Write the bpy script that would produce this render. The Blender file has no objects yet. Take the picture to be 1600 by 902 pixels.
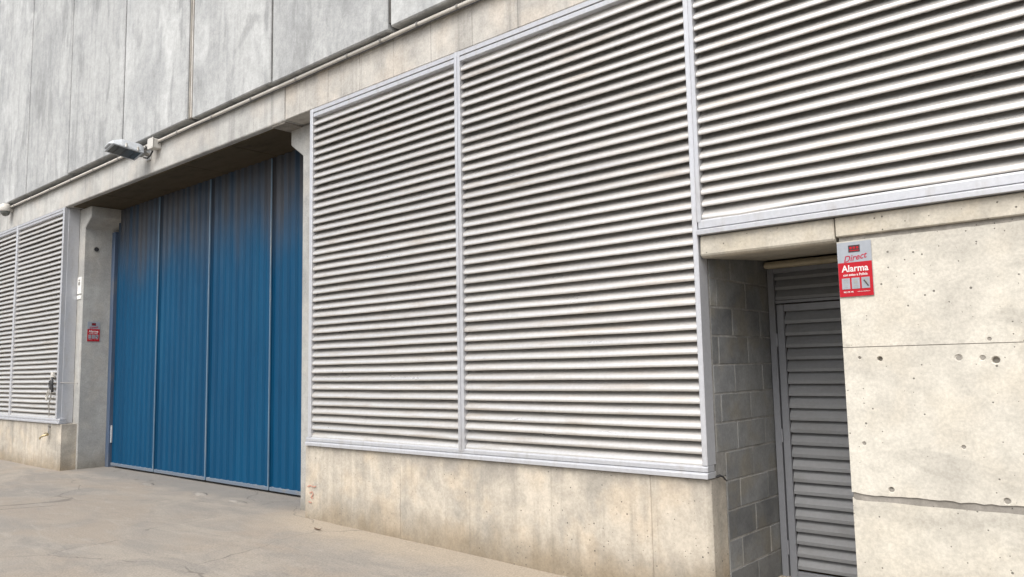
import bpy, bmesh, math, random
from mathutils import Matrix, Vector, noise
random.seed(7)
R = math.radians
scene = bpy.context.scene
col = scene.collection

# ------------------------------------------------------------------ camera
CAM = Vector((0.0, -4.8307, 1.6))
yaw, pit, roll = R(-41.131), R(5.833), R(-1.110)
F = Vector((math.sin(yaw)*math.cos(pit), math.cos(yaw)*math.cos(pit), math.sin(pit)))
rt = Vector((math.cos(yaw), -math.sin(yaw), 0)); up = rt.cross(F)
rt, up = math.cos(roll)*rt + math.sin(roll)*up, -math.sin(roll)*rt + math.cos(roll)*up
cd = bpy.data.cameras.new('camera'); cam = bpy.data.objects.new('camera', cd); col.objects.link(cam)
cam.matrix_world = Matrix(((rt.x, up.x, -F.x, CAM.x), (rt.y, up.y, -F.y, CAM.y), (rt.z, up.z, -F.z, CAM.z), (0, 0, 0, 1)))
cd.sensor_width = 36; cd.lens = 36*1223.97/1600; cd.clip_start = .05; cd.clip_end = 1000
scene.camera = cam

# ------------------------------------------------------------------ sky, sun, exposure
SUN_EL, SUN_AZ = 52, 16          # azimuth: from straight in front of the wall (-Y), negative = towards -X
w = bpy.data.worlds.new('World'); scene.world = w; w.use_nodes = True
wn = w.node_tree; wn.nodes.clear()
sky = wn.nodes.new('ShaderNodeTexSky'); sky.sky_type = 'NISHITA'; sky.sun_disc = False
sky.sun_elevation = R(SUN_EL); sky.sun_rotation = R(180 - SUN_AZ)
sky.air_density = 1.0; sky.dust_density = 4.0; sky.ozone_density = 1.0
hs = wn.nodes.new('ShaderNodeHueSaturation'); hs.inputs['Saturation'].default_value = .38
bg = wn.nodes.new('ShaderNodeBackground'); bg.inputs['Strength'].default_value = .15
wo = wn.nodes.new('ShaderNodeOutputWorld')
wn.links.new(sky.outputs[0], hs.inputs['Color']); wn.links.new(hs.outputs[0], bg.inputs[0]); wn.links.new(bg.outputs[0], wo.inputs[0])
ld = bpy.data.lights.new('sun', 'SUN'); ld.energy = 1.4; ld.angle = R(40); ld.color = (1, .955, .89)
sun = bpy.data.objects.new('sun', ld); col.objects.link(sun); sun.location = (-10, -20, 25)
sd = Vector((math.sin(R(SUN_AZ))*math.cos(R(SUN_EL)), -math.cos(R(SUN_AZ))*math.cos(R(SUN_EL)), math.sin(R(SUN_EL))))
sun.rotation_euler = sd.to_track_quat('Z', 'Y').to_euler()
vs = scene.view_settings; vs.view_transform = 'Standard'; vs.look = 'None'; vs.gamma = 1; vs.use_curve_mapping = False
vs.exposure = 0.82

# ------------------------------------------------------------------ node helpers
class T:
    def __init__(s, name):
        s.m = bpy.data.materials.new(name); s.m.use_nodes = True; s.nt = s.m.node_tree
        s.b = s.nt.nodes['Principled BSDF']
        s.pos = s.nt.nodes.new('ShaderNodeNewGeometry').outputs['Position']
    def put(s, sock, v):
        if isinstance(v, bpy.types.NodeSocket): s.nt.links.new(v, sock)
        elif v is not None:
            if sock.type == 'RGBA' and len(v) == 3: v = (*v, 1)
            sock.default_value = v
    def math(s, op, a, b=None, clamp=False):
        n = s.nt.nodes.new('ShaderNodeMath'); n.operation = op; n.use_clamp = clamp
        s.put(n.inputs[0], a)
        if b is not None: s.put(n.inputs[1], b)
        return n.outputs[0]
    def mr(s, v, a, b, c=0., d=1.):
        n = s.nt.nodes.new('ShaderNodeMapRange'); n.interpolation_type = 'SMOOTHSTEP'
        for i, x in enumerate((v, a, b, c, d)): s.put(n.inputs[i], x)
        return n.outputs[0]
    def mix(s, f, a, b, mode='MIX'):
        n = s.nt.nodes.new('ShaderNodeMix'); n.data_type = 'RGBA'; n.blend_type = mode
        s.put(n.inputs[0], f); s.put(n.inputs[6], a); s.put(n.inputs[7], b)
        return n.outputs[2]
    def sc(s, v=(1, 1, 1), off=(0, 0, 0), src=None):
        n = s.nt.nodes.new('ShaderNodeMapping'); s.put(n.inputs[0], src or s.pos)
        n.inputs['Scale'].default_value = v; n.inputs['Location'].default_value = off
        return n.outputs[0]
    def noise(s, scale, vec=None, detail=4., rough=.55, dist=0.):
        n = s.nt.nodes.new('ShaderNodeTexNoise'); s.put(n.inputs['Vector'], vec or s.pos)
        n.inputs['Scale'].default_value = scale; n.inputs['Detail'].default_value = detail
        n.inputs['Roughness'].default_value = rough; n.inputs['Distortion'].default_value = dist
        return n.outputs[0]
    def vor(s, scale, vec=None, feature='F1', rnd=1.):
        n = s.nt.nodes.new('ShaderNodeTexVoronoi'); n.feature = feature; s.put(n.inputs['Vector'], vec or s.pos)
        n.inputs['Scale'].default_value = scale; n.inputs['Randomness'].default_value = rnd
        return n.outputs
    def vor2(s, scale):
        x, y, z = s.xyz(); n = s.nt.nodes.new('ShaderNodeTexVoronoi'); n.voronoi_dimensions = '2D'; n.inputs['Scale'].default_value = scale
        cb = s.nt.nodes.new('ShaderNodeCombineXYZ'); s.put(cb.inputs[0], s.math('ADD', x, y)); s.put(cb.inputs[1], z); s.put(n.inputs['Vector'], cb.outputs[0])
        return n.outputs
    def xyz(s):
        n = s.nt.nodes.new('ShaderNodeSeparateXYZ'); s.put(n.inputs[0], s.pos); return n.outputs
    def rnd(s): return s.nt.nodes.new('ShaderNodeObjectInfo').outputs['Random']
    def bump(s, h, strength=.3, dist=.01):
        n = s.nt.nodes.new('ShaderNodeBump'); n.inputs['Strength'].default_value = strength; n.inputs['Distance'].default_value = dist
        s.put(n.inputs['Height'], h); s.put(s.b.inputs['Normal'], n.outputs[0])
    def out(s, colr, rough=.6, metal=0., spec=None):
        s.put(s.b.inputs['Base Color'], colr); s.put(s.b.inputs['Roughness'], rough); s.put(s.b.inputs['Metallic'], metal)
        if spec is not None: s.put(s.b.inputs['Specular IOR Level'], spec)
        return s.m

def mul(c, k): return tuple(x*k for x in c)
M = {}
def concrete(name, base, dark, warm=None, blot=.9, streak=.5, pits=.5, marb=0., zdirt=None, ztop=None, lines=None, var=.05, bump=.35, pitscale=24., smear=0.):
    t = T(name); x, y, z = t.xyz()
    c = t.mix(t.mr(t.noise(blot, detail=7, rough=.62, dist=.4), .40, .66), base, dark)
    if warm: c = t.mix(t.math('MULTIPLY', t.mr(t.noise(blot*1.9, t.sc(off=(31, 7, 3)), 5), .45, .68), .75), c, warm)
    c = t.mix(t.math('MULTIPLY', t.mr(t.noise(1., t.sc((9, 9, .55)), 5, .6), .48, .74), streak), c, mul(dark, .72))
    c = t.mix(t.math('MULTIPLY', t.mr(t.noise(1., t.sc((14, 14, .8), (5, 5, 5)), 4, .6), .54, .76), streak*.7), c, mul(base, 1.22))
    if marb:
        v = t.noise(1., t.sc((1.1, 1.1, .6)), 3, .5, .7)
        r = t.math('ABSOLUTE', t.math('SUBTRACT', v, .5))
        c = t.mix(t.math('MULTIPLY', t.mr(r, .05, .0), t.math('MULTIPLY', t.mr(t.noise(1.3), .45, .65), marb*.55)), c, mul(dark, .62))
        c = t.mix(t.math('MULTIPLY', t.mr(t.noise(1., t.sc((3.2, 3.2, .8), (3, 9, 2)), 5, .58, .5), .50, .70), marb), c, mul(dark, .74))
        c = t.mix(t.math('MULTIPLY', t.mr(t.noise(1., t.sc((2.0, 2.0, .9), (13, 2, 8)), 4, .5, .6), .52, .70), marb*.9), c, mul(base, 1.2))
    if smear:
        c = t.mix(t.math('MULTIPLY', t.mr(t.noise(1., t.sc((1.3, 1, 4.2), (1, 4, 7)), 5, .6, .8), .54, .72), smear), c, mul(dark, .82))
        c = t.mix(t.math('MULTIPLY', t.mr(t.noise(1., t.sc((3.4, 1, 4.0), (8, 4, 1)), 6, .65, .4), .60, .72), smear*.8), c, mul(dark, .7))
        c = t.mix(t.math('MULTIPLY', t.mr(t.math('ADD', z, t.math('MULTIPLY', t.math('SUBTRACT', t.noise(4., detail=6), .5), .5)), 2.16, 2.36), smear*.7), c, mul(dark, .78))
        c = t.mix(t.math('MULTIPLY', t.mr(t.math('ABSOLUTE', t.math('SUBTRACT', t.math('ADD', z, t.math('MULTIPLY', t.math('SUBTRACT', t.noise(3., detail=6, rough=.65), .5), .35)), .73)), .10, .0), smear*.65), c, mul(dark, .72))
    nz = t.math('MULTIPLY', t.math('SUBTRACT', t.noise(3.2, t.sc((1, 1, .6)), 6, .62), .5), .9)
    if zdirt:
        a, b, dc, amt = zdirt
        c = t.mix(t.math('MULTIPLY', t.mr(t.math('ADD', z, t.math('MULTIPLY', nz, .55)), b, a), amt), c, dc)
    if ztop:
        a, b, dc, amt = ztop
        c = t.mix(t.math('MULTIPLY', t.mr(t.math('ADD', z, nz), a, b), amt), c, dc)
    if lines:
        x0, step, za, zb, amt = lines
        q = t.math('ABSOLUTE', t.math('SUBTRACT', t.math('FRACT', t.math('ADD', t.math('DIVIDE', t.math('SUBTRACT', x, x0), step), t.math('MULTIPLY', t.math('SUBTRACT', t.noise(4.), .5), .02))), .5))
        mk = t.math('MULTIPLY', t.mr(q, .484, .497), t.mr(t.noise(2.1), .35, .55))
        c = t.mix(t.math('MULTIPLY', mk, amt), c, mul(dark, .55))
    g = t.noise(55., detail=6, rough=.7); g2 = t.noise(9., detail=5, rough=.65)
    c = t.mix(1., c, t.mix(t.mr(g, .3, .7), (.86, .86, .86), (1.07, 1.07, 1.07)), 'MULTIPLY')
    c = t.mix(1., c, t.mix(t.mr(g2, .3, .7), (.90, .90, .90), (1.06, 1.06, 1.06)), 'MULTIPLY')
    c = t.mix(1., c, t.mix(t.rnd(), (1-var,)*3, (1+var,)*3), 'MULTIPLY')
    o = t.vor2(pitscale); sep = t.nt.nodes.new('ShaderNodeSeparateColor'); t.put(sep.inputs[0], o['Color'])
    rad = t.math('MULTIPLY', t.math('POWER', sep.outputs[0], 7.), .15*pits)
    rad = t.math('MULTIPLY', rad, t.mr(t.noise(2.3, t.sc(off=(2, 2, 9))), .36, .58))
    pit = t.mr(t.math('SUBTRACT', t.math('ADD', o['Distance'], t.math('MULTIPLY', t.math('SUBTRACT', t.noise(170.), .5), .07)), rad), .03, -.02)
    pit = t.math('MULTIPLY', pit, t.math('GREATER_THAN', rad, .03))
    o2 = t.vor2(pitscale*.27); sep2 = t.nt.nodes.new('ShaderNodeSeparateColor'); t.put(sep2.inputs[0], o2['Color'])
    rad2 = t.math('MULTIPLY', t.math('POWER', sep2.outputs[0], 9.), .040*pits)
    pit2 = t.math('MULTIPLY', t.mr(t.math('SUBTRACT', t.math('ADD', o2['Distance'], t.math('MULTIPLY', t.noise(60.), .02)), rad2), .02, .0), t.math('GREATER_THAN', rad2, .016))
    pit = t.math('MAXIMUM', pit, pit2)
    c = t.mix(t.math('MULTIPLY', pit, .85), c, mul(dark, .22))
    h = t.math('ADD', t.math('MULTIPLY', g, .35), t.math('ADD', t.math('MULTIPLY', g2, .7), t.math('MULTIPLY', pit, -1.6)))
    t.bump(h, bump, .006)
    M[name] = t.out(c, .87, 0, .25)

concrete('panel', (.39, .40, .40), (.305, .315, .32), None, .7, .45, .12, .75, var=.10, pitscale=30)
concrete('beam', (.43, .415, .385), (.32, .31, .29), (.45, .41, .36), 1.1, .6, .45, lines=(-5.17, .535, 0, 0, .75))
concrete('beam_door', (.42, .42, .405), (.31, .31, .30), (.43, .41, .38), 1.1, .6, .35)
concrete('column', (.35, .35, .335), (.275, .275, .265), (.355, .34, .31), 1.3, .22, .25, zdirt=(.05, .44, (.16, .14, .105), .7))
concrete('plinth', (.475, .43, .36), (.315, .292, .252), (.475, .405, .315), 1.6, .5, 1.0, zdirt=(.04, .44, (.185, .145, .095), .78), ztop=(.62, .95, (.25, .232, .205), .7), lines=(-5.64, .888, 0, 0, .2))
concrete('wall', (.545, .520, .458), (.445, .424, .376), (.54, .503, .428), 1.5, .1, .95, zdirt=(.1, 1.0, (.485, .447, .37), .55), pitscale=22, smear=.65)
concrete('lintel', (.50, .465, .395), (.37, .345, .295), (.49, .44, .35), 2.4, .2, 1.0, pitscale=24, smear=.3)
concrete('joint', (.28, .262, .235), (.20, .187, .165), None, 3, .1, .8)
concrete('dark_joint', (.085, .082, .078), (.06, .058, .055), None, 3, .1, .2)
concrete('body', (.30, .30, .29), (.24, .24, .23))
concrete('block', (.195, .20, .20), (.135, .14, .145), (.19, .178, .15), 1.9, .12, .7, var=.2, pitscale=60, bump=.5)
concrete('mortar', (.29, .285, .27), (.19, .185, .175), None, 4, .1, .5)
concrete('lump', (.22, .205, .185), (.15, .14, .125), None, 5, 0, .5)

def metal(name, c, rough, met, dirt=(.2, .17, .13), amt=.25, scale=(3, 3, 3), spec=.5, bmp=.06):
    t = T(name)
    n1 = t.noise(1., t.sc(scale), 6, .65); n2 = t.noise(38., detail=4)
    k = t.mix(t.math('MULTIPLY', t.mr(n1, .48, .75), amt), c, dirt)
    k = t.mix(1., k, t.mix(t.rnd(), (.93,)*3, (1.05,)*3), 'MULTIPLY')
    k = t.mix(1., k, t.mix(t.mr(n2, .3, .7), (.95,)*3, (1.03,)*3), 'MULTIPLY')
    t.bump(t.math('ADD', n1, t.math('MULTIPLY', n2, .2)), bmp, .004)
    M[name] = t.out(k, t.mr(n1, .3, .75, rough-.06, rough+.14), met, spec)
metal('slat', (.66, .645, .62), .33, .70, (.30, .235, .165), .5, (1.6, 14, 14), bmp=.02)
metal('frame', (.465, .475, .50), .40, .40, (.30, .28, .26), .45, (9, 9, 2.5))
metal('dark_paint', (.18, .187, .205), .45, .0, (.10, .095, .085), .4, (4, 4, 2))
metal('dark_slat', (.185, .19, .197), .48, .0, (.11, .105, .095), .4, (2, 6, 6))
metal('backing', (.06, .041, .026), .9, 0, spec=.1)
metal('door_trim', (.10, .165, .235), .5, .1, (.25, .25, .24), .7, (9, 9, 2))
metal('door_rail', (.12, .15, .19), .55, .1, (.20, .18, .15), .6, (6, 6, 9))
metal('door_jamb', (.055, .085, .14), .5, .1, (.13, .13, .13), .5, (5, 5, 2))
metal('white_plastic', (.52, .505, .47), .5, 0, (.38, .35, .30), .4, (6, 6, 6))
metal('pipe', (.47, .45, .41), .6, 0, (.33, .30, .25), .5, (2, 8, 8))
metal('lamp_shell', (.50, .53, .56), .45, .2, (.35, .34, .32), .4, (8, 8, 8))
metal('dark_plastic', (.03, .03, .032), .5, 0, (.06, .055, .05), .3)
metal('steel', (.35, .34, .32), .4, .7, (.2, .15, .1), .4, (20, 20, 20))
metal('brass', (.36, .29, .17), .4, .7, (.15, .12, .08), .4, (30, 30, 30))
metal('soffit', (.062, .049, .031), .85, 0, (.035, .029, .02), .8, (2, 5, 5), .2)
metal('trim', (.42, .37, .27), .8, 0, (.22, .19, .13), .7, (3, 12, 12), .2)
metal('sign_grey', (.27, .29, .32), .38, .1, (.4, .4, .38), .2)
metal('sign_red', (.34, .006, .014), .42, 0, (.27, .012, .018), .3, spec=.25)
metal('sign_white', (.60, .58, .57), .5, 0, (.7, .7, .7), .1)
metal('label_white', (.72, .72, .70), .5, 0, (.6, .6, .57), .3)
metal('sign_black', (.03, .012, .015), .45, 0)
metal('sign_wine', (.33, .01, .035), .45, 0)
metal('paint_mark', (.44, .22, .17), .8, 0, (.44, .37, .29), 1., (45, 45, 45), .2)
metal('leaf', (.11, .055, .025), .8, 0, (.07, .04, .02), .5, (60, 60, 60))
t = T('lamp_glass'); t.b.inputs['Coat Weight'].default_value = .6
M['lamp_glass'] = t.out(t.mix(t.noise(25.), (.055, .06, .055), (.10, .105, .098)), .25, 0)
# blue sheet-metal door paint: grime high up, with the soffit's brown reflection painted into the colour
t = T('door_blue'); x, y, z = t.xyz()
cb = t.mix(t.mr(t.noise(1., t.sc((2.2, 2.2, .35)), 6, .6), .35, .7), (.0006, .040, .096), (.0008, .052, .120))
cb = t.mix(t.math('MULTIPLY', t.mr(t.noise(1., t.sc((13, 13, .35)), 5, .6), .52, .75), .3), cb, (.008, .075, .145))
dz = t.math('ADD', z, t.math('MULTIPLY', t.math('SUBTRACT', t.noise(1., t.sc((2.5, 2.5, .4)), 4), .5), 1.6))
grime_reflect = t.math('MULTIPLY', t.mr(dz, 2.9, 4.2), t.mr(t.noise(1., t.sc((8, 8, .2), (4, 4, 4)), 4), .3, .6, .55, 1.))
cb = t.mix(t.math('MULTIPLY', grime_reflect, .78), cb, (.062, .053, .045))
cb = t.mix(t.math('MULTIPLY', t.mr(t.noise(1., t.sc((9, 9, 1.2), (1, 7, 2)), 5, .7), .66, .80), .35), cb, (.06, .09, .12))
t.bump(t.noise(4., t.sc((1, 1, .5))), .05, .01)
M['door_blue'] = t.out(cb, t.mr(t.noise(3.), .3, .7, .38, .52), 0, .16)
# ground: trowelled concrete yard, dusty
t = T('yard'); x, y, z = t.xyz()
tr = t.noise(1., t.sc((.8, 1.9, 1)), 9, .68, .9)
c = t.mix(t.mr(tr, .38, .64), (.282, .252, .214), (.22, .202, .18))
c = t.mix(t.math('MULTIPLY', t.mr(t.noise(.6, t.sc((1, 1.5, 1), (7, 3, 0)), 7, .62, .5), .45, .62), .8), c, (.262, .225, .185))
c = t.mix(t.math('MULTIPLY', t.mr(t.noise(1., t.sc((1.6, 6.0, 1), (3, 11, 0)), 7, .68, 1.0), .54, .70), .5), c, (.315, .29, .252))
c = t.mix(t.math('MULTIPLY', t.mr(t.noise(1., t.sc((1.5, 4.5, 1), (23, 1, 0)), 7, .7, 1.2), .55, .72), .45), c, (.165, .156, .145))
c = t.mix(t.math('MULTIPLY', t.mr(t.noise(5., t.sc((1, 1.6, 1), (2, 1, 0)), 7, .7), .53, .7), .3), c, (.175, .163, .148))
wob = t.math('MULTIPLY', t.math('SUBTRACT', t.noise(2.2, detail=6, rough=.65), .5), .8)
c = t.mix(t.math('MULTIPLY', t.math('MULTIPLY', t.mr(t.math('ADD', y, wob), -.75, -.08), t.mr(x, -7.9, -7.1)), .7), c, (.34, .288, .222))   # sand swept up along the foot of the wall
c = t.mix(t.math('MULTIPLY', t.math('MULTIPLY', t.mr(t.math('ADD', y, wob), .0, .35), t.mr(x, -7.3, -7.8)), .6), c, (.16, .157, .15))       # greyer slab in the gateway
wv = t.nt.nodes.new('ShaderNodeTexNoise'); t.put(wv.inputs['Vector'], t.pos); wv.inputs['Scale'].default_value = 1.1; wv.inputs['Detail'].default_value = 6
va = t.nt.nodes.new('ShaderNodeVectorMath'); va.operation = 'MULTIPLY_ADD'; t.put(va.inputs[0], wv.outputs['Color']); va.inputs[1].default_value = (.9, .9, 0); t.put(va.inputs[2], t.pos)
ed = t.vor(.42, t.sc((1, 1, 0), (.35, .1, 0), va.outputs[0]), 'DISTANCE_TO_EDGE')['Distance']
ck = t.math('MULTIPLY', t.mr(ed, .0060, .0010), t.mr(t.noise(1.1, t.sc(off=(5, 2, 0))), .45, .53))
c = t.mix(t.math('MULTIPLY', ck, .5), c, (.085, .076, .066))
g = t.noise(70., detail=6, rough=.72)
c = t.mix(1., c, t.mix(t.mr(g, .3, .7), (.72,)*3, (1.16,)*3), 'MULTIPLY')
sp = t.vor(32.); sepc = t.nt.nodes.new('ShaderNodeSeparateColor'); t.put(sepc.inputs[0], sp['Color'])
spk = t.math('MULTIPLY', t.mr(sp['Distance'], .16, .06), t.math('GREATER_THAN', sepc.outputs[0], .90))
c = t.mix(t.math('MULTIPLY', spk, .5), c, (.09, .08, .07))
t.bump(t.math('ADD', t.math('ADD', t.math('MULTIPLY', g, .35), tr), t.math('MULTIPLY', ck, -.8)), .35, .008)
M['yard'] = t.out(c, t.mr(tr, .3, .7, .72, .9), 0, .3)

# ------------------------------------------------------------------ mesh helpers
class MB:
    def __init__(s): s.v, s.f = [], []
    def add(s, v, f): n = len(s.v); s.v += [tuple(p) for p in v]; s.f += [tuple(i+n for i in q) for q in f]; return s
    def box(s, x0, x1, y0, y1, z0, z1):
        return s.add([(x0,y0,z0),(x1,y0,z0),(x1,y1,z0),(x0,y1,z0),(x0,y0,z1),(x1,y0,z1),(x1,y1,z1),(x0,y1,z1)],
                     [(0,3,2,1),(4,5,6,7),(0,1,5,4),(1,2,6,5),(2,3,7,6),(3,0,4,7)])
    def prism(s, poly, a, b, axis):
        # poly: 2D points; axis x -> (y,z), y -> (x,z), z -> (x,y)
        def P(p, t): return {'x': (t, p[0], p[1]), 'y': (p[0], t, p[1]), 'z': (p[0], p[1], t)}[axis]
        n = len(poly)
        v = [P(p, a) for p in poly] + [P(p, b) for p in poly]
        f = [tuple(range(n)), tuple(range(2*n-1, n-1, -1))] + [(i, i+n, (i+1) % n + n, (i+1) % n) for i in range(n)]
        return s.add(v, f)
    def tube(s, pts, r, seg=8):
        pts = [Vector(p) for p in pts]; rs = r if isinstance(r, (list, tuple)) else [r]*len(pts); v = []; f = []
        d0 = None
        for i, p in enumerate(pts):
            d = (pts[min(i+1, len(pts)-1)] - pts[max(i-1, 0)]).normalized()
            a = d.orthogonal().normalized() if d0 is None else (d0 - d*d0.dot(d)).normalized()
            d0 = a; b = d.cross(a)
            v += [p + rs[i]*(math.cos(2*math.pi*k/seg)*a + math.sin(2*math.pi*k/seg)*b) for k in range(seg)]
        for i in range(len(pts)-1):
            f += [(i*seg+k, i*seg+(k+1) % seg, (i+1)*seg+(k+1) % seg, (i+1)*seg+k) for k in range(seg)]
        f += [tuple(range(seg-1, -1, -1)), tuple(range((len(pts)-1)*seg, len(pts)*seg))]
        return s.add(v, f)
    def lathe(s, prof, c, axis='z', seg=16):
        # prof: (radius, height) pairs
        v = []; f = []
        for r, h in prof:
            for k in range(seg):
                a = 2*math.pi*k/seg; p, q = r*math.cos(a), r*math.sin(a)
                o = {'z': (p, q, h), 'y': (p, h, q), 'x': (h, p, q)}[axis]
                v.append((c[0]+o[0], c[1]+o[1], c[2]+o[2]))
        for i in range(len(prof)-1):
            f += [(i*seg+k, i*seg+(k+1) % seg, (i+1)*seg+(k+1) % seg, (i+1)*seg+k) for k in range(seg)]
        f += [tuple(range(seg)), tuple(range((len(prof)-1)*seg, len(prof)*seg))]
        return s.add(v, f)
    def mesh(s, name, m, bevel=0, smooth=None):
        me = bpy.data.meshes.new(name); me.from_pydata(s.v, [], s.f)
        bm = bmesh.new(); bm.from_mesh(me)
        bmesh.ops.recalc_face_normals(bm, faces=bm.faces)
        if bevel: bmesh.ops.bevel(bm, geom=list(bm.edges), offset=bevel, segments=1, affect='EDGES', clamp_overlap=True)
        bm.to_mesh(me); bm.free()
        if smooth is not None:
            me.polygons.foreach_set('use_smooth', [True]*len(me.polygons)); me.set_sharp_from_angle(angle=R(smooth))
        me.materials.append(M[m]); return me
    def obj(s, name, m, parent=None, bevel=0, smooth=None):
        return link(name, s.mesh(name, m, bevel, smooth), parent)
def link(name, me, parent=None):
    o = bpy.data.objects.new(name, me); col.objects.link(o)
    if parent:
        o.parent = parent
    return o
def thing(name, label, cat, loc=(0, 0, 0), rz=0, group=None):
    o = bpy.data.objects.new(name, None); col.objects.link(o); o.location = loc; o.rotation_euler = (0, 0, rz)
    o.empty_display_size = .1
    return tag(o, label, cat, group)
def tag(o, label, cat, group=None):
    o['label'] = label; o['category'] = cat
    if group: o['group'] = group
    return o
def struct(o): o['kind'] = 'structure'; return o

# ------------------------------------------------------------------ ground
def gz(x, y):
    if x < -7.1: return .10
    return max(.10 - .0204*(x + 7.1), -.12) if x > -6.6 else .10 - .0102*(x+7.1)**2/.5*.5
def ground():
    xs = [-160, -80, -40, -25] + [-20 + .5*i for i in range(57)] + [12, 20, 40, 80, 160]
    ys = [-160, -80, -40, -20, -12] + [-8 + .5*i for i in range(21)] + [6, 20, 60, 160]
    m = MB(); nx = len(xs)
    v = [(x, y, gz(x, y) + (.006*noise.noise(Vector((x*.7, y*.7, 0))) if abs(x+5) < 20 and abs(y) < 9 else 0)) for y in ys for x in xs]
    f = [(j*nx+i, j*nx+i+1, (j+1)*nx+i+1, (j+1)*nx+i) for j in range(len(ys)-1) for i in range(nx-1)]
    m.add(v, f); return struct(m.obj('ground', 'yard', smooth=30))
ground()

# ------------------------------------------------------------------ big masses
struct(MB().box(-21, 6, 1.30, 16, -.3, 13.8).obj('warehouse_body', 'body'))

def jag(a, b, z, n, amp, seed):
    return [(a + (b-a)*i/n, z + amp*noise.noise(Vector((i*.61+seed, seed*1.7, 0))) + amp*.6*noise.noise(Vector((i*1.9, seed, 4)))) for i in range(n+1)]

# upper wall of tall precast panels, standing 10 cm proud of the beam below
uw = thing('upper_wall', 'upper wall of tall grey precast concrete panels with vertical joints', 'wall', (-9.6, 0, 4.9))
PJ = [-19.9, -17.86, -15.82, -13.83, -11.715, -9.655, -7.72, -5.65, -3.6, -1.55, .5, 2.55, 4.6]
PB = [4.915, 4.92, 4.918, 4.935, 4.925, 4.90, 4.885, 4.905, 4.87, 4.885, 4.88, 4.885]
for i in range(len(PJ)-1):
    a, b = PJ[i]+.025, PJ[i+1]-.025
    if i == 4: b -= .05
    if i == 5: a += .05
    yf = -.10 + random.uniform(-.0015, .0015)
    o = MB().box(a, b, yf, .14, PB[i], 14.0).obj('concrete_panel', 'panel', uw, bevel=.012)
    o.matrix_parent_inverse = uw.matrix_basis.inverted()
o = MB().box(-19.9, 4.55, -.075, .10, 4.96, 13.9).obj('joint_filler', 'dark_joint', uw); o.matrix_parent_inverse = uw.matrix_basis.inverted()
o = MB().box(-9.70, -9.665, -.088, -.03, 4.93, 13.9).obj('sealant_strip', 'joint', uw); o.matrix_parent_inverse = uw.matrix_basis.inverted()
o = MB().box(-9.640, -9.605, -.095, -.03, 4.93, 13.9).obj('sealant_strip', 'beam', uw); o.matrix_parent_inverse = uw.matrix_basis.inverted()

def rel(o, p):   # parts are modelled in world space; keep them there under a moved parent
    o.parent = p; o.matrix_parent_inverse = Matrix.Translation(p.location).inverted() if p.rotation_euler.z == 0 else p.matrix_basis.inverted(); return o

# beam under the panels
bt = thing('concrete_beam', 'long concrete beam above blue gate and louvres, carrying the pale conduit', 'beam', (-9, 0, 4.44))
rel(MB().box(-21, -14.23, .004, 1.3, 4.446, 4.872).obj('beam_segment', 'beam_door', bevel=.008), bt)
rel(MB().prism([(.0, 4.455), (.0, 4.869), (1.3, 4.869), (1.3, 4.47), (.75, 4.455), (.012, 4.443)], -14.222, -7.60, 'x').obj('beam_segment', 'beam_door', bevel=.006), bt)
rel(MB().box(-7.592, 4.6, .006, 1.3, 4.452, 4.872).obj('beam_segment', 'beam', bevel=.008), bt)
rel(MB().box(-7.88, -7.615, .018, .9, 4.425, 4.45).obj('soffit_pad', 'joint', bevel=.005), bt)

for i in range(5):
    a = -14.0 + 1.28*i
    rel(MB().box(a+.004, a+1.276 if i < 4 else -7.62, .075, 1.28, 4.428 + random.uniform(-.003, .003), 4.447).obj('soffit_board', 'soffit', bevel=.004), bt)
# ------------------------------------------------------------------ columns with corbels
def column(x_in, side, label, x_out):
    # x_in: face towards the gateway; side +1 = corbel sticks out towards +X
    c = thing('concrete_column', label, 'column', ((x_in+x_out)/2, .7, 0), group=None)
    prof = [(x_out, -.3), (x_in, -.3), (x_in, 4.08), (x_in+side*.245, 4.25), (x_in+side*.245, 4.436), (x_out, 4.436)]
    rel(MB().prism(prof, .24, 1.29, 'y').obj('shaft', 'column', bevel=.012), c)
    return c
lc = column(-13.93, 1, 'grey concrete column with corbel left of the blue gate', -14.46)
rc = column(-7.585, -1, 'narrow grey concrete column with corbel between blue gate and louvres', -6.95)
o = MB().lathe([(.0, .0), (.04, .0), (.052, .003), (.06, .0)], (-13.93, .436, 3.744), 'x', 18); o.v = [(v[0]+.0015, v[1], v[2]) for v in o.v]
rel(o.obj('hole_rim', 'column', smooth=40), lc)
rel(MB().lathe([(.0, .002), (.036, .002), (.036, .006), (.0, .006)], (-13.93, .436, 3.744), 'x', 18).obj('drilled_hole', 'dark_plastic'), lc)

# ------------------------------------------------------------------ plinths
def plinth(x0, x1, label, cuts, chamfer=True):
    p = thing('concrete_plinth', label, 'plinth', ((x0+x1)/2, .1, 0))
    xs = [x0] + cuts + [x1]
    for i in range(len(xs)-1):
        a, b = xs[i] + (.0008 if i else 0), xs[i+1] - (.0008 if i < len(xs)-2 else 0)
        yf = .010 + random.uniform(-.003, .003)
        if i == len(xs)-2 and chamfer:
            m = MB().prism([(a, yf), (b-.03, yf), (b, yf+.03), (b, .25), (a, .25)], -.4, .838, 'z')
        else:
            m = MB().box(a, b, yf, .25, -.4, .838)
        rel(m.obj('pour_section', 'plinth', bevel=.004), p)
    return p
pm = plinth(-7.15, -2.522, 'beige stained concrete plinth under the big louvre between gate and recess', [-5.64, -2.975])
pl = plinth(-18.8, -13.97, 'short beige concrete plinth with tap at the far left', [-16.2], chamfer=False)
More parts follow.
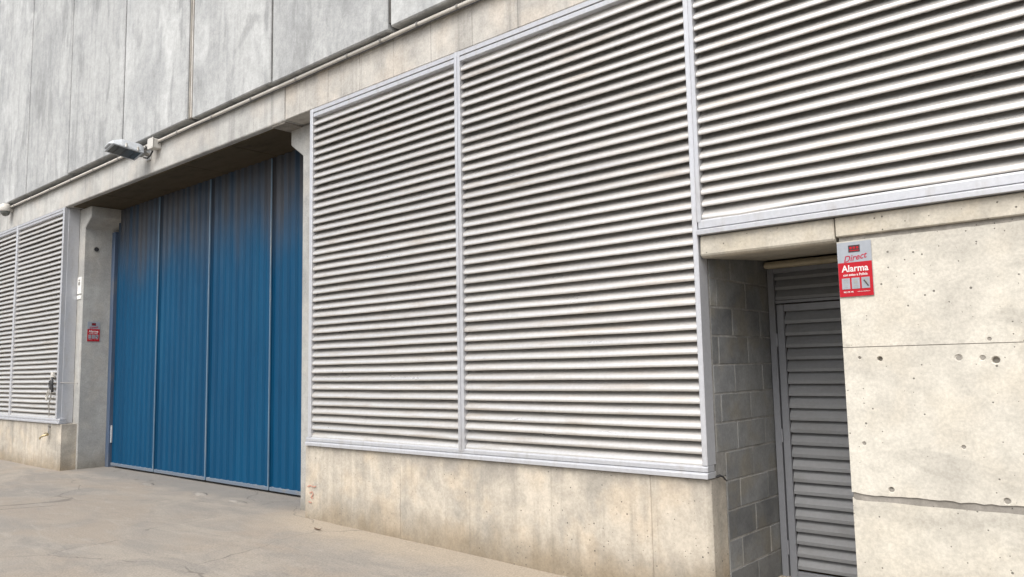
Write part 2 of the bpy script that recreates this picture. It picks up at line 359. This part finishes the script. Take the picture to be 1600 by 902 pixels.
# faded red squiggle sprayed on the plinth
for pts in ([(-7.10, .42), (-7.05, .435), (-6.99, .425), (-6.95, .435)], [(-7.06, .36), (-7.02, .375), (-7.0, .35), (-7.04, .315), (-7.0, .31)], [(-7.08, .27), (-7.03, .262)]):
    mk = MB()
    for (a, b), (c_, d) in zip(pts, pts[1:]):
        n = Vector((b-d, c_-a)).normalized()*.005
        mk.prism([(a-n.x, b-n.y), (c_-n.x, d-n.y), (c_+n.x, d+n.y), (a+n.x, b+n.y)], .0035, .006, 'y')
    rel(mk.obj('paint_mark', 'paint_mark'), pm)

# ------------------------------------------------------------------ louvre grilles
PITCH, Z0 = .0835, .922
def slat_profile():
    o = [(.016, .001), (.002, .0), (.0, .003), (.0, .017), (.003, .026), (.010, .0355), (.021, .048), (.038, .0655), (.056, .087), (.068, .112)]
    i = [(y+.0022, z-.0018) for y, z in o[3:]]
    i = [(.0035, .0045), (.0035, .015)] + i[1:]
    return o + i[::-1] + [(.014, .0035)]
def wave(seed):
    return lambda t: (.0022*noise.noise(Vector((t*4.3+seed, seed, 0))), .0030*noise.noise(Vector((t*3.1, seed*2.3, 5))) - .0015*math.sin(math.pi*t))
def slat_mesh(length, sag=None):
    prof = slat_profile(); n = len(prof); k = 1 if not sag else 24
    v = []; f = []
    for j in range(k+1):
        x = length*j/k; dy, dz = sag(j/k) if sag else (0, 0)
        v += [(x, p[0]+dy, p[1]+dz) for p in prof]
    for j in range(k):
        f += [(j*n+i, (j+1)*n+i, (j+1)*n+(i+1) % n, j*n+(i+1) % n) for i in range(n)]
    f += [tuple(range(n)), tuple(range((k+1)*n-1, k*n-1, -1))]
    return MB().add(v, f).mesh('slat', 'slat', smooth=38)
def bay(g, x0, x1, k0, k1, special={}):
    bases = [slat_mesh(x1-x0, wave(1.7*q+x0)) for q in range(6)]
    for k in range(k0, k1):
        me = slat_mesh(x1-x0, special[k]) if k in special else random.choice(bases)
        s = link('slat', me)
        s.parent = g
        s.location = Vector((x0, .004 + random.uniform(-.0015, .0015), Z0 + PITCH*k + random.uniform(-.0012, .0012))) - g.location
        s.rotation_euler = (R(random.uniform(-1.6, 1.6)), R(random.uniform(-.03, .03)), 0)
def rail_top(g, x0, x1):
    rel(MB().prism([(-.012, 4.398), (-.012, 4.441), (.11, 4.441), (.11, 4.398)], x0, x1, 'x').obj('top_rail', 'frame', bevel=.003), g)
    rel(MB().prism([(-.004, 4.352), (-.006, 4.394), (.10, 4.396), (.10, 4.352)], x0+.004, x1-.004, 'x').obj('top_bead', 'frame', bevel=.003), g)
def rail_bottom(g, x0, x1, z, out=.0, up=0.):
    rel(MB().prism([(-.022-out, z+.002), (-.022-out, z+.034), (-.008, z+.044), (.10, z+.044), (.10, z+.002)], x0, x1, 'x').obj('sill', 'frame', bevel=.003), g)
    rel(MB().prism([(-.010, z+.047), (-.010, z+.078+up), (.0, z+.088+up), (.09, z+.088+up), (.09, z+.047)], x0+.004, x1-.004, 'x').obj('sill_bead', 'frame', bevel=.003), g)
def stile(g, nm, x0, x1, y1, z0, z1, y0=-.010):
    rel(MB().box(x0, x1, y0, y1, z0, z1).obj(nm, 'frame', bevel=.004), g)

gm = thing('louvre_grille', 'large two-bay silver louvre grille above the plinth right of the blue gate', 'louvre', (-4.8, 0, .842))
rail_top(gm, -7.03, -2.562); rail_bottom(gm, -7.115, -2.516, .842)
stile(gm, 'stile', -7.083, -7.033, .235, .93, 4.444)
stile(gm, 'stile', -2.5585, -2.520, .115, .93, 4.444)
stile(gm, 'mullion', -4.853, -4.821, .085, .905, 4.445, -.016); stile(gm, 'mullion', -4.818, -4.783, .085, .905, 4.445, -.014)
bent = {1: lambda t: (.0, -.020*max(0, t-.62)**1.2*1.6), 0: lambda t: (-.004*t, -.006*max(0, t-.3))}
bay(gm, -7.031, -4.855, 0, 41, bent); bay(gm, -4.781, -2.560, 0, 41)
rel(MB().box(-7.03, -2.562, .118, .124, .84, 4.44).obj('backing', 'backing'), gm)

gr = thing('louvre_grille', 'silver louvre grille at upper right above the concrete lintel', 'louvre', (-1.3, 0, 2.48))
rail_top(gr, -2.516, 2.1); rail_bottom(gr, -2.516, 2.1, 2.476, .012, .022)
stile(gr, 'stile', -2.518, -2.488, .10, 2.567, 4.4435, -.013)
stile(gr, 'mullion', -.26, -.19, .085, 2.535, 4.445, -.016); stile(gr, 'stile', 2.05, 2.10, .11, 2.567, 4.444)
bent2 = {20: lambda t: (-.012*max(0, 1-abs(t-.13)/.14), -.012*max(0, 1-abs(t-.12)/.16) - .0015*math.sin(t*11))}
bay(gr, -2.486, -.262, 20, 41, bent2); bay(gr, -.188, 2.048, 20, 41)
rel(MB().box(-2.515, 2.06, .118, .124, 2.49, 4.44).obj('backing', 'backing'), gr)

gl = thing('louvre_grille', 'silver louvre grille at far left beside the grey column', 'louvre', (-16.4, 0, .842))
rail_top(gl, -18.76, -14.215); rail_bottom(gl, -18.78, -14.02, .842)
stile(gl, 'stile', -14.215, -14.155, .235, .93, 4.444); stile(gl, 'stile', -18.76, -18.70, .235, .93, 4.444)
rel(MB().box(-14.153, -14.148, .06, .236, .842, 4.435).obj('side_flashing', 'frame', bevel=.003), gl)
stile(gl, 'mullion', -16.52, -16.45, .085, .905, 4.445, -.014)
bay(gl, -16.448, -14.217, 0, 41); bay(gl, -18.698, -16.522, 0, 41)
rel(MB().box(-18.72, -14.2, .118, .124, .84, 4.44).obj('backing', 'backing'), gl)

# ------------------------------------------------------------------ recess: lintel, right wall, block wall
lt = thing('concrete_lintel', 'beige concrete lintel over the door recess under the upper right louvre', 'lintel', (-1, .5, 2.33))
rel(MB().prism([(.0, 2.340), (.006, 2.474), (1.29, 2.474), (1.29, 2.42), (1.1, 2.405), (.03, 2.322)], -2.512, -1.616, 'x').obj('lintel_section', 'lintel', bevel=.008), lt)
rel(MB().box(-1.609, 4.6, .004, .6, 2.354, 2.474).obj('lintel_section', 'lintel', bevel=.006), lt)
rw = thing('concrete_wall', 'pale beige concrete wall with tie holes and pour seams at the right', 'wall', (1, .5, 0))
X0, X1 = -1.604, 4.6; lifts = []
def lift(zb, zt_, yf, mat='wall', bev=.005):
    poly = zb + zt_[::-1]
    v = MB().prism(poly, yf, 1.28, 'y'); o = rel(v.obj('concrete_lift', mat), rw); lifts.append(o); return o
def line(z): return [(X0, z), (X1, z)]
lift(line(-.4), [(X0, .812)] + jag(X0+.02, X1, .797, 90, .006, 3.), .007)
lift([(X0, .842)] + jag(X0+.02, X1, .838, 170, .010, 8.), line(1.684), .0)
lift(line(1.6885), [(X0, 2.322)] + jag(X0+.02, X1, 2.322, 120, .005, 5.), .0015)
rel(MB().box(X0+.006, X1-.01, .0085, 1.2, .77, .88).obj('seam_infill', 'joint'), rw)
rel(MB().box(X0+.006, X1-.01, .006, 1.2, 1.66, 1.72).obj('seam_infill', 'joint'), rw)
rel(MB().box(X0+.006, X1-.01, .028, .8, 2.29, 2.36).obj('seam_infill', 'joint'), rw)
cut = MB()
for hx, hz, r, deep in [(-1.401, 1.614, .017, 1), (-1.513, 1.623, .010, 0), (-.995, 1.611, .020, 0), (-.881, 1.608, .016, 0), (-.821, 1.595, .022, 1), (-.843, 1.708, .012, 1),
                        (-1.385, .872, .017, 1), (-.821, .862, .018, 1), (-1.518, 1.126, .013, 0), (-1.004, 1.13, .012, 0), (.2, 1.61, .02, 1), (.25, .87, .017, 1)]:
    d_ = .026 if deep else .007
    cut.lathe([(r*1.18, -.01), (r*1.05, .001), (r*.85, .005), (r*.72, d_)], (hx, 0, hz), 'y', 14)
    rel(MB().lathe([(0.0001, d_-.0015), (r*.70, d_-.0015), (r*.70, d_+.006)], (hx, 0, hz), 'y', 12).obj('tie_hole_plug', 'joint'), rw)
cm = cut.mesh('cutter', 'joint'); co = link('cutter', cm)
for o in lifts[1:]:
    md = o.modifiers.new('cut', 'BOOLEAN'); md.operation = 'DIFFERENCE'; md.object = co; md.solver = 'EXACT'
bpy.context.view_layer.update(); dg = bpy.context.evaluated_depsgraph_get()
for o in lifts[1:]:
    nm = bpy.data.meshes.new_from_object(o.evaluated_get(dg)); o.modifiers.clear(); o.data = nm; nm.name = 'concrete_lift'
    nm.materials.clear(); nm.materials.append(M['wall'])
bpy.data.objects.remove(co)

bw = thing('block_wall', 'side wall of grey concrete blocks inside the door recess', 'wall', (-2.6, .6, 0))
rel(MB().box(-2.70, -2.5225, .125, 1.28, .842, 2.42).obj('mortar_bed', 'mortar'), bw)
rel(MB().box(-2.70, -2.5225, .262, 1.28, -.4, .84).obj('mortar_bed', 'mortar'), bw)
bm_cache = {}
for k in range(-2, 13):
    z0 = .2*k; ystart = .13 if z0 > .82 else .258
    if z0 >= 2.35: continue
    joints = [.228 + .47*i for i in range(-1, 4)] if k % 2 == 0 else [-.01 + .47*i for i in range(0, 4)]
    cuts = [ystart] + [j for j in joints if ystart + .04 < j < 1.24] + [1.25]
    for a, b in zip(cuts, cuts[1:]):
        L = round(b-a-.010, 3); H = .190 if z0+.2 < 2.4 else .19
        if z0 < .84 < z0+.2 and False: continue
        if L not in bm_cache: bm_cache[L] = MB().box(-.06, 0, 0, L, 0, H).mesh('concrete_block', 'block', bevel=.004)
        o = link('concrete_block', bm_cache[L]); o.parent = bw
        o.location = Vector((-2.520 + random.uniform(-.0015, .0015), a+.005, z0+.005)) - bw.location

# grey louvred service door
sdr = thing('louvred_door', 'grey metal louvred service door inside the narrow recess', 'door', (-2.05, 1.1, 0))
YD = 1.10
def dbox(nm, x0, x1, y0, y1, z0, z1, m='dark_paint', par=None, bev=.003): return rel(MB().box(x0, x1, y0, y1, z0, z1).obj(nm, m, bevel=bev), par or sdr)
dbox('frame_post', -2.512, -2.462, YD-.012, YD+.05, -.3, 2.335); dbox('frame_post', -1.66, -1.61, YD-.012, YD+.05, -.3, 2.335)
dbox('frame_head', -2.460, -1.662, YD-.012, YD+.05, 2.30, 2.335)
lf = dbox('leaf_stile', -2.452, -2.398, YD-.006, YD+.03, -.02, 2.052); dbox('leaf_stile', -1.72, -1.668, YD-.006, YD+.03, -.02, 2.052)
dbox('leaf_rail', -2.396, -1.722, YD-.006, YD+.03, 1.998, 2.052); dbox('leaf_rail', -2.396, -1.722, YD-.006, YD+.03, -.02, .05)
dbox('transom', -2.460, -1.662, YD-.004, YD+.05, 2.062, 2.085)
def dslat(L):
    p = [(.0, .0), (.0, .024), (.044, .098), (.048, .096), (.006, .024), (.006, .002)]
    return MB().prism(p, 0, L, 'x').mesh('slat', 'dark_slat', bevel=0)
dm, dm2 = dslat(.67), dslat(.794)
for k in range(21):
    o = link('slat', dm); o.parent = sdr; o.location = Vector((-2.395, YD+.002, .068 + .0917*k)) - sdr.location; o.rotation_euler = (R(random.uniform(-1, 1)), 0, 0)
for k in range(3):
    o = link('slat', dm2); o.parent = sdr; o.location = Vector((-2.459, YD+.006, 2.088 + .078*k)) - sdr.location
dbox('backing', -2.44, -1.68, YD+.058, YD+.066, -.02, 2.33, 'backing', bev=0)
for hz in (1.78, 1.05, .22):
    rel(MB().tube([(-2.457, YD-.014, hz-.05), (-2.457, YD-.014, hz+.05)], .008, 8).obj('hinge', 'dark_paint', smooth=40), sdr)
tr_ = MB().prism([(YD-.075, 2.336), (YD-.085, 2.358), (YD-.06, 2.385), (YD+.03, 2.398), (YD+.03, 2.336)], -2.505, -1.612, 'x')
tag(tr_.obj('wooden_batten', 'trim', bevel=.005), 'weathered beige batten above the grey louvred door', 'batten')

# ------------------------------------------------------------------ blue folding gate
gate = thing('folding_gate', 'big blue corrugated metal gate with four tall leaves in the gateway', 'gate', (-10.7, .72, .1))
YG = .74
def leaf(a, b, i):
    n = 9; pitch = (b-a)/n; d = .024; pts = []
    for k in range(n):
        x = a + pitch*k
        pts += [(x+pitch*.06, YG), (x+pitch*.30, YG), (x+pitch*.44, YG-d), (x+pitch*.92, YG-d)]
    pts = [(a, YG-d)] + pts[0:] + [(b, YG-d)]
    poly = pts + [(b, YG+.035), (a, YG+.035)]
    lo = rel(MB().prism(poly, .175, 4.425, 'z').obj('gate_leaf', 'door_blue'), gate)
    return lo
GX = [-13.765, -12.18, -10.572, -8.968, -7.38]
for i in range(4):
    leaf(GX[i]+.018, GX[i+1]-.018, i)
    rel(MB().box(GX[i]+.016, GX[i+1]-.016, YG-.040, YG+.04, .130, .176).obj('bottom_rail', 'door_rail', bevel=.004), gate)
for i in (1, 2, 3):
    wd = .014 if i != 2 else .019
    rel(MB().box(GX[i]-wd, GX[i]+.004, YG-.050, YG+.03, .14, 4.41).obj('edge_strip', 'door_trim', bevel=.004), gate)
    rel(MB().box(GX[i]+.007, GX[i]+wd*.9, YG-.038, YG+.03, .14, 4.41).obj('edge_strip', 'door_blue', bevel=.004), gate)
rel(MB().box(-13.925, -13.81, YG-.06, YG+.05, .09, 4.06).obj('gate_jamb', 'door_jamb', bevel=.005), gate)
rel(MB().box(-13.806, -13.77, YG-.035, YG+.05, .5, .78).obj('wear_plate', 'frame', bevel=.004), gate)
rel(MB().box(-13.92, -7.4, YG+.06, YG+.08, .0, 4.44).obj('dark_lining', 'backing'), gate)

# ------------------------------------------------------------------ signs and small fittings
def text(body, size, x, z, y, m, par, shear=0., sx=1., bold=0., rot=0., nm='lettering'):
    cu = bpy.data.curves.new('t', 'FONT'); cu.body = body; cu.size = size; cu.align_x = 'CENTER'; cu.shear = shear; cu.offset = bold; cu.extrude = .0004; cu.resolution_u = 3
    ob = bpy.data.objects.new('t', cu); col.objects.link(ob)
    dg = bpy.context.evaluated_depsgraph_get(); me = bpy.data.meshes.new_from_object(ob.evaluated_get(dg))
    bpy.data.objects.remove(ob); bpy.data.curves.remove(cu)
    me.transform(Matrix.Translation((x, y, z)) @ Matrix.Rotation(rot, 4, 'Y') @ Matrix.Rotation(R(90), 4, 'X') @ Matrix.Diagonal((sx, 1, 1, 1)))
    me.materials.clear(); me.materials.append(M[m]); me.name = nm
    o = link(nm, me); o.parent = par; return o
def sign(loc, rz, label):
    s = thing('alarm_sign', label, 'sign', loc, rz)
    W, H = .195, .328
    def b(nm, x0, x1, z0, z1, y0, y1, m): o = MB().box(x0, x1, y0, y1, z0, z1).obj(nm, m); o.parent = s; return o
    b('plate', -W/2, W/2, 0, H, -.006, -.001, 'sign_grey')
    b('red_field', -W/2+.001, W/2-.001, .001, H*.625, -.0075, -.0055, 'sign_red')
    b('emblem', -.032, .034, H-.063, H-.021, -.0075, -.0055, 'sign_black')
    for i in range(3):
        o = MB().lathe([(.0001, -.0085), (.0075, -.0085), (.0075, -.007)], (-.018+.019*i, 0, H-.037), 'y', 12).obj('emblem_dot', 'sign_red'); o.parent = s
    b('emblem_line', -.026, .028, H-.056, H-.051, -.0085, -.007, 'sign_red')
    text('Direct', .052, .002, H-.112, -.0072, 'sign_wine', s, .42, .98, .0006, R(-9))
    text('Alarma', .056, .0, .150, -.0085, 'sign_white', s, 0, .93, .0011)
    text('con aviso a Policía', .0205, .0, .124, -.0085, 'sign_white', s, 0, .92, .0004)
    for i in range(3):
        x = -.056 + .056*i
        b('pictogram', x-.023, x+.023, .046, .111, -.0095, -.007, 'sign_grey')
        if i == 0: q = [(-.012, .10, .012, .104), (-.014, .085, .014, .089), (-.010, .07, .012, .074), (-.006, .055, .008, .06)]
        elif i == 1: q = [(-.014, .098, .014, .102), (-.010, .078, .010, .092), (-.012, .064, .012, .068), (-.012, .054, .012, .058)]
        else: q = [(-.016, .098, .016, .102), (-.005, .072, .010, .09)]
        for (a, c_, d, e) in q: b('pictogram_line', x+a, x+d, c_, e, -.0105, -.009, 'steel')
        if i == 2:
            o = MB().prism([(x-.012, .092), (x-.006, .096), (x+.018, .060), (x+.012, .056)], -.0112, -.009, 'y').obj('pictogram_line', 'dark_plastic'); o.parent = s
    text('902 195 195', .0125, -.044, .024, -.0085, 'sign_white', s, 0, .9, .0003)
    text('www.securitasdirect.es', .0085, .042, .026, -.0085, 'sign_white', s, 0, .9)
    return s
sign((-1.504, .0, 1.986), 0, 'red and grey alarm sign on the pale wall beside the grey door')
sign((-13.93, .43, 2.187), R(90), 'small red and grey alarm sign on the column beside the blue gate')

pt = thing('wall_label', 'narrow white label plate on the column left of the blue gate', 'label', (-14.10, .24, 2.89))
for nm, b_, m in [('plate', (-14.130, -13.965, .226, .239, 2.985, 3.265), 'label_white'), ('code_panel', (-14.085, -14.01, .223, .227, 3.13, 3.185), 'steel'), ('code_panel', (-14.085, -14.01, .223, .227, 3.205, 3.222), 'steel'),
                  ('lower_label', (-14.14, -13.975, .228, .239, 2.895, 2.958), 'label_white')]:
    rel(MB().box(*b_).obj(nm, m), pt)

# conduit along the beam
cp = [(-17.3 + .4*i, -.036 + .004*noise.noise(Vector((i*.5, 0, 0))), 4.845 + .007*noise.noise(Vector((i*.33, 3, 0)))) for i in range(53)]
cdt = thing('conduit', 'pale round conduit pipe running along the beam under the panels', 'pipe', (-8, -.03, 4.845))
rel(MB().tube(cp, .022, 12).obj('pipe', 'pipe', smooth=50), cdt)
rel(MB().tube([(p[0], p[1]-.015, p[2]-.036 + .004*math.sin(i*1.7)) for i, p in enumerate(cp)], .006, 6).obj('cable', 'dark_plastic', smooth=50), cdt)
x = -16.6
while x < 3.4:
    zc = 4.845 + .007*noise.noise(Vector(((x+17.3)/.4*.33, 3, 0)))
    rel(MB().lathe([(.025, -.014), (.029, -.012), (.029, .012), (.025, .014)], (x, -.036, zc), 'x', 12).obj('clamp', 'steel', smooth=40), cdt)
    x += .535 if x > -6.8 else .93
# junction box
jb = thing('junction_box', 'small pale junction box on the beam behind the floodlight', 'box', (-10.72, -.06, 4.70))
rel(MB().box(-10.79, -10.645, -.115, .003, 4.735, 4.87).obj('housing', 'white_plastic', bevel=.010), jb)
rel(MB().box(-10.80, -10.635, -.131, -.116, 4.725, 4.88).obj('cover', 'white_plastic', bevel=.006), jb)
for z in (4.738, 4.867):
    for xx in (-10.787, -10.648): rel(MB().lathe([(.0001, -.136), (.007, -.135), (.007, -.131)], (xx, 0, z), 'y', 8).obj('screw', 'steel'), jb)
rel(MB().tube([(-10.76, -.07, 4.72), (-10.80, -.08, 4.66), (-10.88, -.09, 4.63), (-10.95, -.11, 4.65)], .012, 8).obj('cable', 'dark_plastic', smooth=40), jb)
# floodlight on its arm, reaching out from the wall
lp = thing('floodlight', 'grey wedge-shaped floodlight sticking out from the beam above the blue gate', 'lamp', (-11.0, 0, 4.70))
ROT = Matrix.Translation((-11.02, -.12, 4.68)) @ Matrix.Rotation(R(-7), 4, 'X') @ Matrix.Rotation(R(-13), 4, 'Y')
def lpart(mb, nm, m, **k):
    mb.v = [tuple(ROT @ Vector(p)) for p in mb.v]; return rel(mb.obj(nm, m, **k), lp)
def rect(y, hw, zb, zt, hwt): return [(-hw, y, zb), (hw, y, zb), (hwt, y, zt), (-hwt, y, zt)]
secs = [rect(.0, .115, .0, .125, .085), rect(-.05, .13, .0, .135, .10), rect(-.30, .13, .0, .125, .095), rect(-.42, .12, .0, .075, .07), rect(-.47, .09, .0, .022, .06)]
hv = [p for s_ in secs for p in s_]; hf = [(i*4+k, i*4+(k+1) % 4, (i+1)*4+(k+1) % 4, (i+1)*4+k) for i in range(4) for k in range(4)] + [(0, 1, 2, 3), (16, 17, 18, 19)]
lpart(MB().add(hv, hf), 'shell', 'lamp_shell', bevel=.010)
lpart(MB().box(-.138, .138, -.44, -.02, -.016, -.002), 'rim', 'lamp_shell', bevel=.004)
lpart(MB().box(-.112, .112, -.41, -.05, -.021, -.014), 'glass', 'lamp_glass')
for yy in (-.12, -.24, -.34): lpart(MB().box(-.11, .11, yy-.004, yy+.004, -.025, -.019), 'lens_rib', 'dark_plastic')
for yy in (-.10, -.26): lpart(MB().box(.126, .146, yy-.012, yy+.012, -.012, .05), 'latch', 'steel', bevel=.003)
lpart(MB().box(-.06, .06, -.005, .05, .02, .09), 'neck', 'steel', bevel=.008)
rel(MB().tube([(-11.02, -.10, 4.73), (-11.02, -.04, 4.725), (-11.02, .003, 4.725)], .028, 10).obj('arm', 'steel', smooth=40), lp)
rel(MB().box(-11.09, -10.95, -.012, .003, 4.64, 4.80).obj('base_plate', 'steel', bevel=.004), lp)
# dome camera at the left edge
dcm = thing('dome_camera', 'white dome camera on the beam at the far left edge', 'camera', (-16.85, -.1, 4.75))
rel(MB().lathe([(.0001, .10), (.06, .098), (.085, .08), (.098, .03), (.10, -.03), (.088, -.045)], (-16.85, -.12, 4.80), 'z', 20).obj('housing', 'white_plastic', smooth=50), dcm)
rel(MB().lathe([(.08, -.044), (.08, -.06), (.068, -.10), (.04, -.13), (.0001, -.14)], (-16.85, -.12, 4.80), 'z', 20).obj('dome', 'lamp_glass', smooth=60), dcm)
rel(MB().box(-16.90, -16.80, -.05, .003, 4.76, 4.86).obj('bracket', 'white_plastic', bevel=.006), dcm)
# black wiring hung in the left grille, and the tap below it
wr = thing('cable_bundle', 'tangled black and white cables hanging on the far left louvre', 'cable', (-14.35, -.03, 1.2))
def wig(pts, r, nm, m): rel(MB().tube(pts, r, 7).obj(nm, m, smooth=50), wr)
wig([(-14.33, -.03, 1.60), (-14.30, -.05, 1.57), (-14.27, -.05, 1.50), (-14.32, -.06, 1.42), (-14.38, -.05, 1.45), (-14.37, -.05, 1.53), (-14.30, -.06, 1.55), (-14.28, -.05, 1.45), (-14.30, -.04, 1.36)], .022, 'black_coil', 'dark_plastic')
wig([(-14.40, -.02, 1.66), (-14.40, -.04, 1.55), (-14.43, -.045, 1.35), (-14.52, -.045, 1.22), (-14.58, -.04, 1.28), (-14.50, -.04, 1.38)], .010, 'white_cable', 'pipe')
wig([(-14.36, -.03, 1.42), (-14.36, -.04, 1.25), (-14.42, -.045, 1.16), (-14.40, -.04, 1.06), (-14.41, -.035, .96)], .011, 'grey_cable', 'steel')
wig([(-14.25, -.04, 1.52), (-14.20, -.03, 1.515), (-14.10, .12, 1.505), (-13.99, .235, 1.50)], .006, 'thin_wire', 'steel')
rel(MB().box(-14.37, -14.29, -.05, -.008, 1.60, 1.69).obj('cable_clip', 'white_plastic', bevel=.006), wr)
tp = thing('water_tap', 'small metal water tap on the far left plinth', 'tap', (-14.48, 0, .60))
rel(MB().tube([(-14.45, .01, .80), (-14.45, -.02, .78), (-14.45, -.022, .66)], .012, 8).obj('pipe', 'steel', smooth=40), tp)
rel(MB().lathe([(.0001, -.03), (.024, -.028), (.024, .0), (.03, .012)], (-14.45, 0, .80), 'y', 10).obj('flange', 'steel', smooth=40), tp)
rel(MB().tube([(-14.45, -.02, .665), (-14.45, -.05, .655), (-14.47, -.10, .645), (-14.50, -.125, .62), (-14.505, -.13, .59)], [.018, .018, .015, .013, .011], 10).obj('spout', 'brass', smooth=40), tp)
rel(MB().tube([(-14.53, -.055, .685), (-14.45, -.055, .69), (-14.37, -.055, .682)], .010, 8).obj('handle', 'brass', smooth=40), tp)
# cable stub at the corner of the plinth
tag(MB().tube([(-2.515, .09, .850), (-2.505, .13, .856), (-2.500, .17, .842), (-2.503, .20, .822), (-2.508, .235, .808)], [.006, .008, .007, .006, .004], 6).obj('cable_stub', 'dark_plastic', smooth=50),
    'short black cable end poking out at the plinth corner by the recess', 'cable')

# ------------------------------------------------------------------ bits on the ground
def lump(x, y, sx, sy, h, seed, nm, m, label, cat, group=None):
    n = 12; z = gz(x, y); v = [(x, y, z+h)]; f = []
    for ring, (k, hh) in enumerate(((.45, .85), (.8, .45), (1., -.15))):
        for i in range(n):
            a = 2*math.pi*i/n; q = k*(1+.35*noise.noise(Vector((math.cos(a)*1.3+seed, math.sin(a)*1.3, seed))))
            v.append((x+sx*q*math.cos(a), y+sy*q*math.sin(a), z+h*hh*(1+.5*noise.noise(Vector((i, ring, seed))))))
    f += [(0, 1+i, 1+(i+1) % n) for i in range(n)]
    for r_ in range(2): f += [(1+r_*n+i, 1+(r_+1)*n+i, 1+(r_+1)*n+(i+1) % n, 1+r_*n+(i+1) % n) for i in range(n)]
    o = MB().add(v, f).obj(nm, m, smooth=35); return tag(o, label, cat, group)
lump(-11.13, .15, .16, .07, .022, 2.3, 'mortar_lump', 'lump', 'small mortar lump on the ground before the second gate leaf', 'mortar lump', 'mortar lumps before the gate')
lump(-9.6, .13, .15, .06, .03, 5.1, 'mortar_lump', 'lump', 'mortar lump on the ground before the third gate leaf', 'mortar lump', 'mortar lumps before the gate')
lump(-8.66, .12, .20, .05, .018, 9.4, 'mortar_lump', 'lump', 'flat mortar lump on the ground nearest the narrow column', 'mortar lump', 'mortar lumps before the gate')
lf_ = MB(); lx, ly = -6.54, -.26; zz = gz(lx, ly)+.006
prof_ = [(-.06, 0, .012), (-.035, .014, .003), (0, .02, .0), (.035, .013, .006), (.065, 0, .02), (.035, -.013, .004), (0, -.019, .010), (-.035, -.013, .006)]
top_ = [(lx+a, ly+b, zz+c_) for a, b, c_ in prof_]; bot_ = [(p[0], p[1], p[2]-.0015) for p in top_]
lf_.add(top_+bot_, [(0, 1, 7), (1, 2, 6, 7), (2, 3, 5, 6), (3, 4, 5)] + [(8, 15, 9), (9, 15, 14, 10), (10, 14, 13, 11), (11, 13, 12)] + [(i, i+8, (i+1) % 8+8, (i+1) % 8) for i in range(8)])
tag(lf_.obj('dry_leaf', 'leaf'), 'curled brown dry leaf on the ground by the plinth', 'leaf')
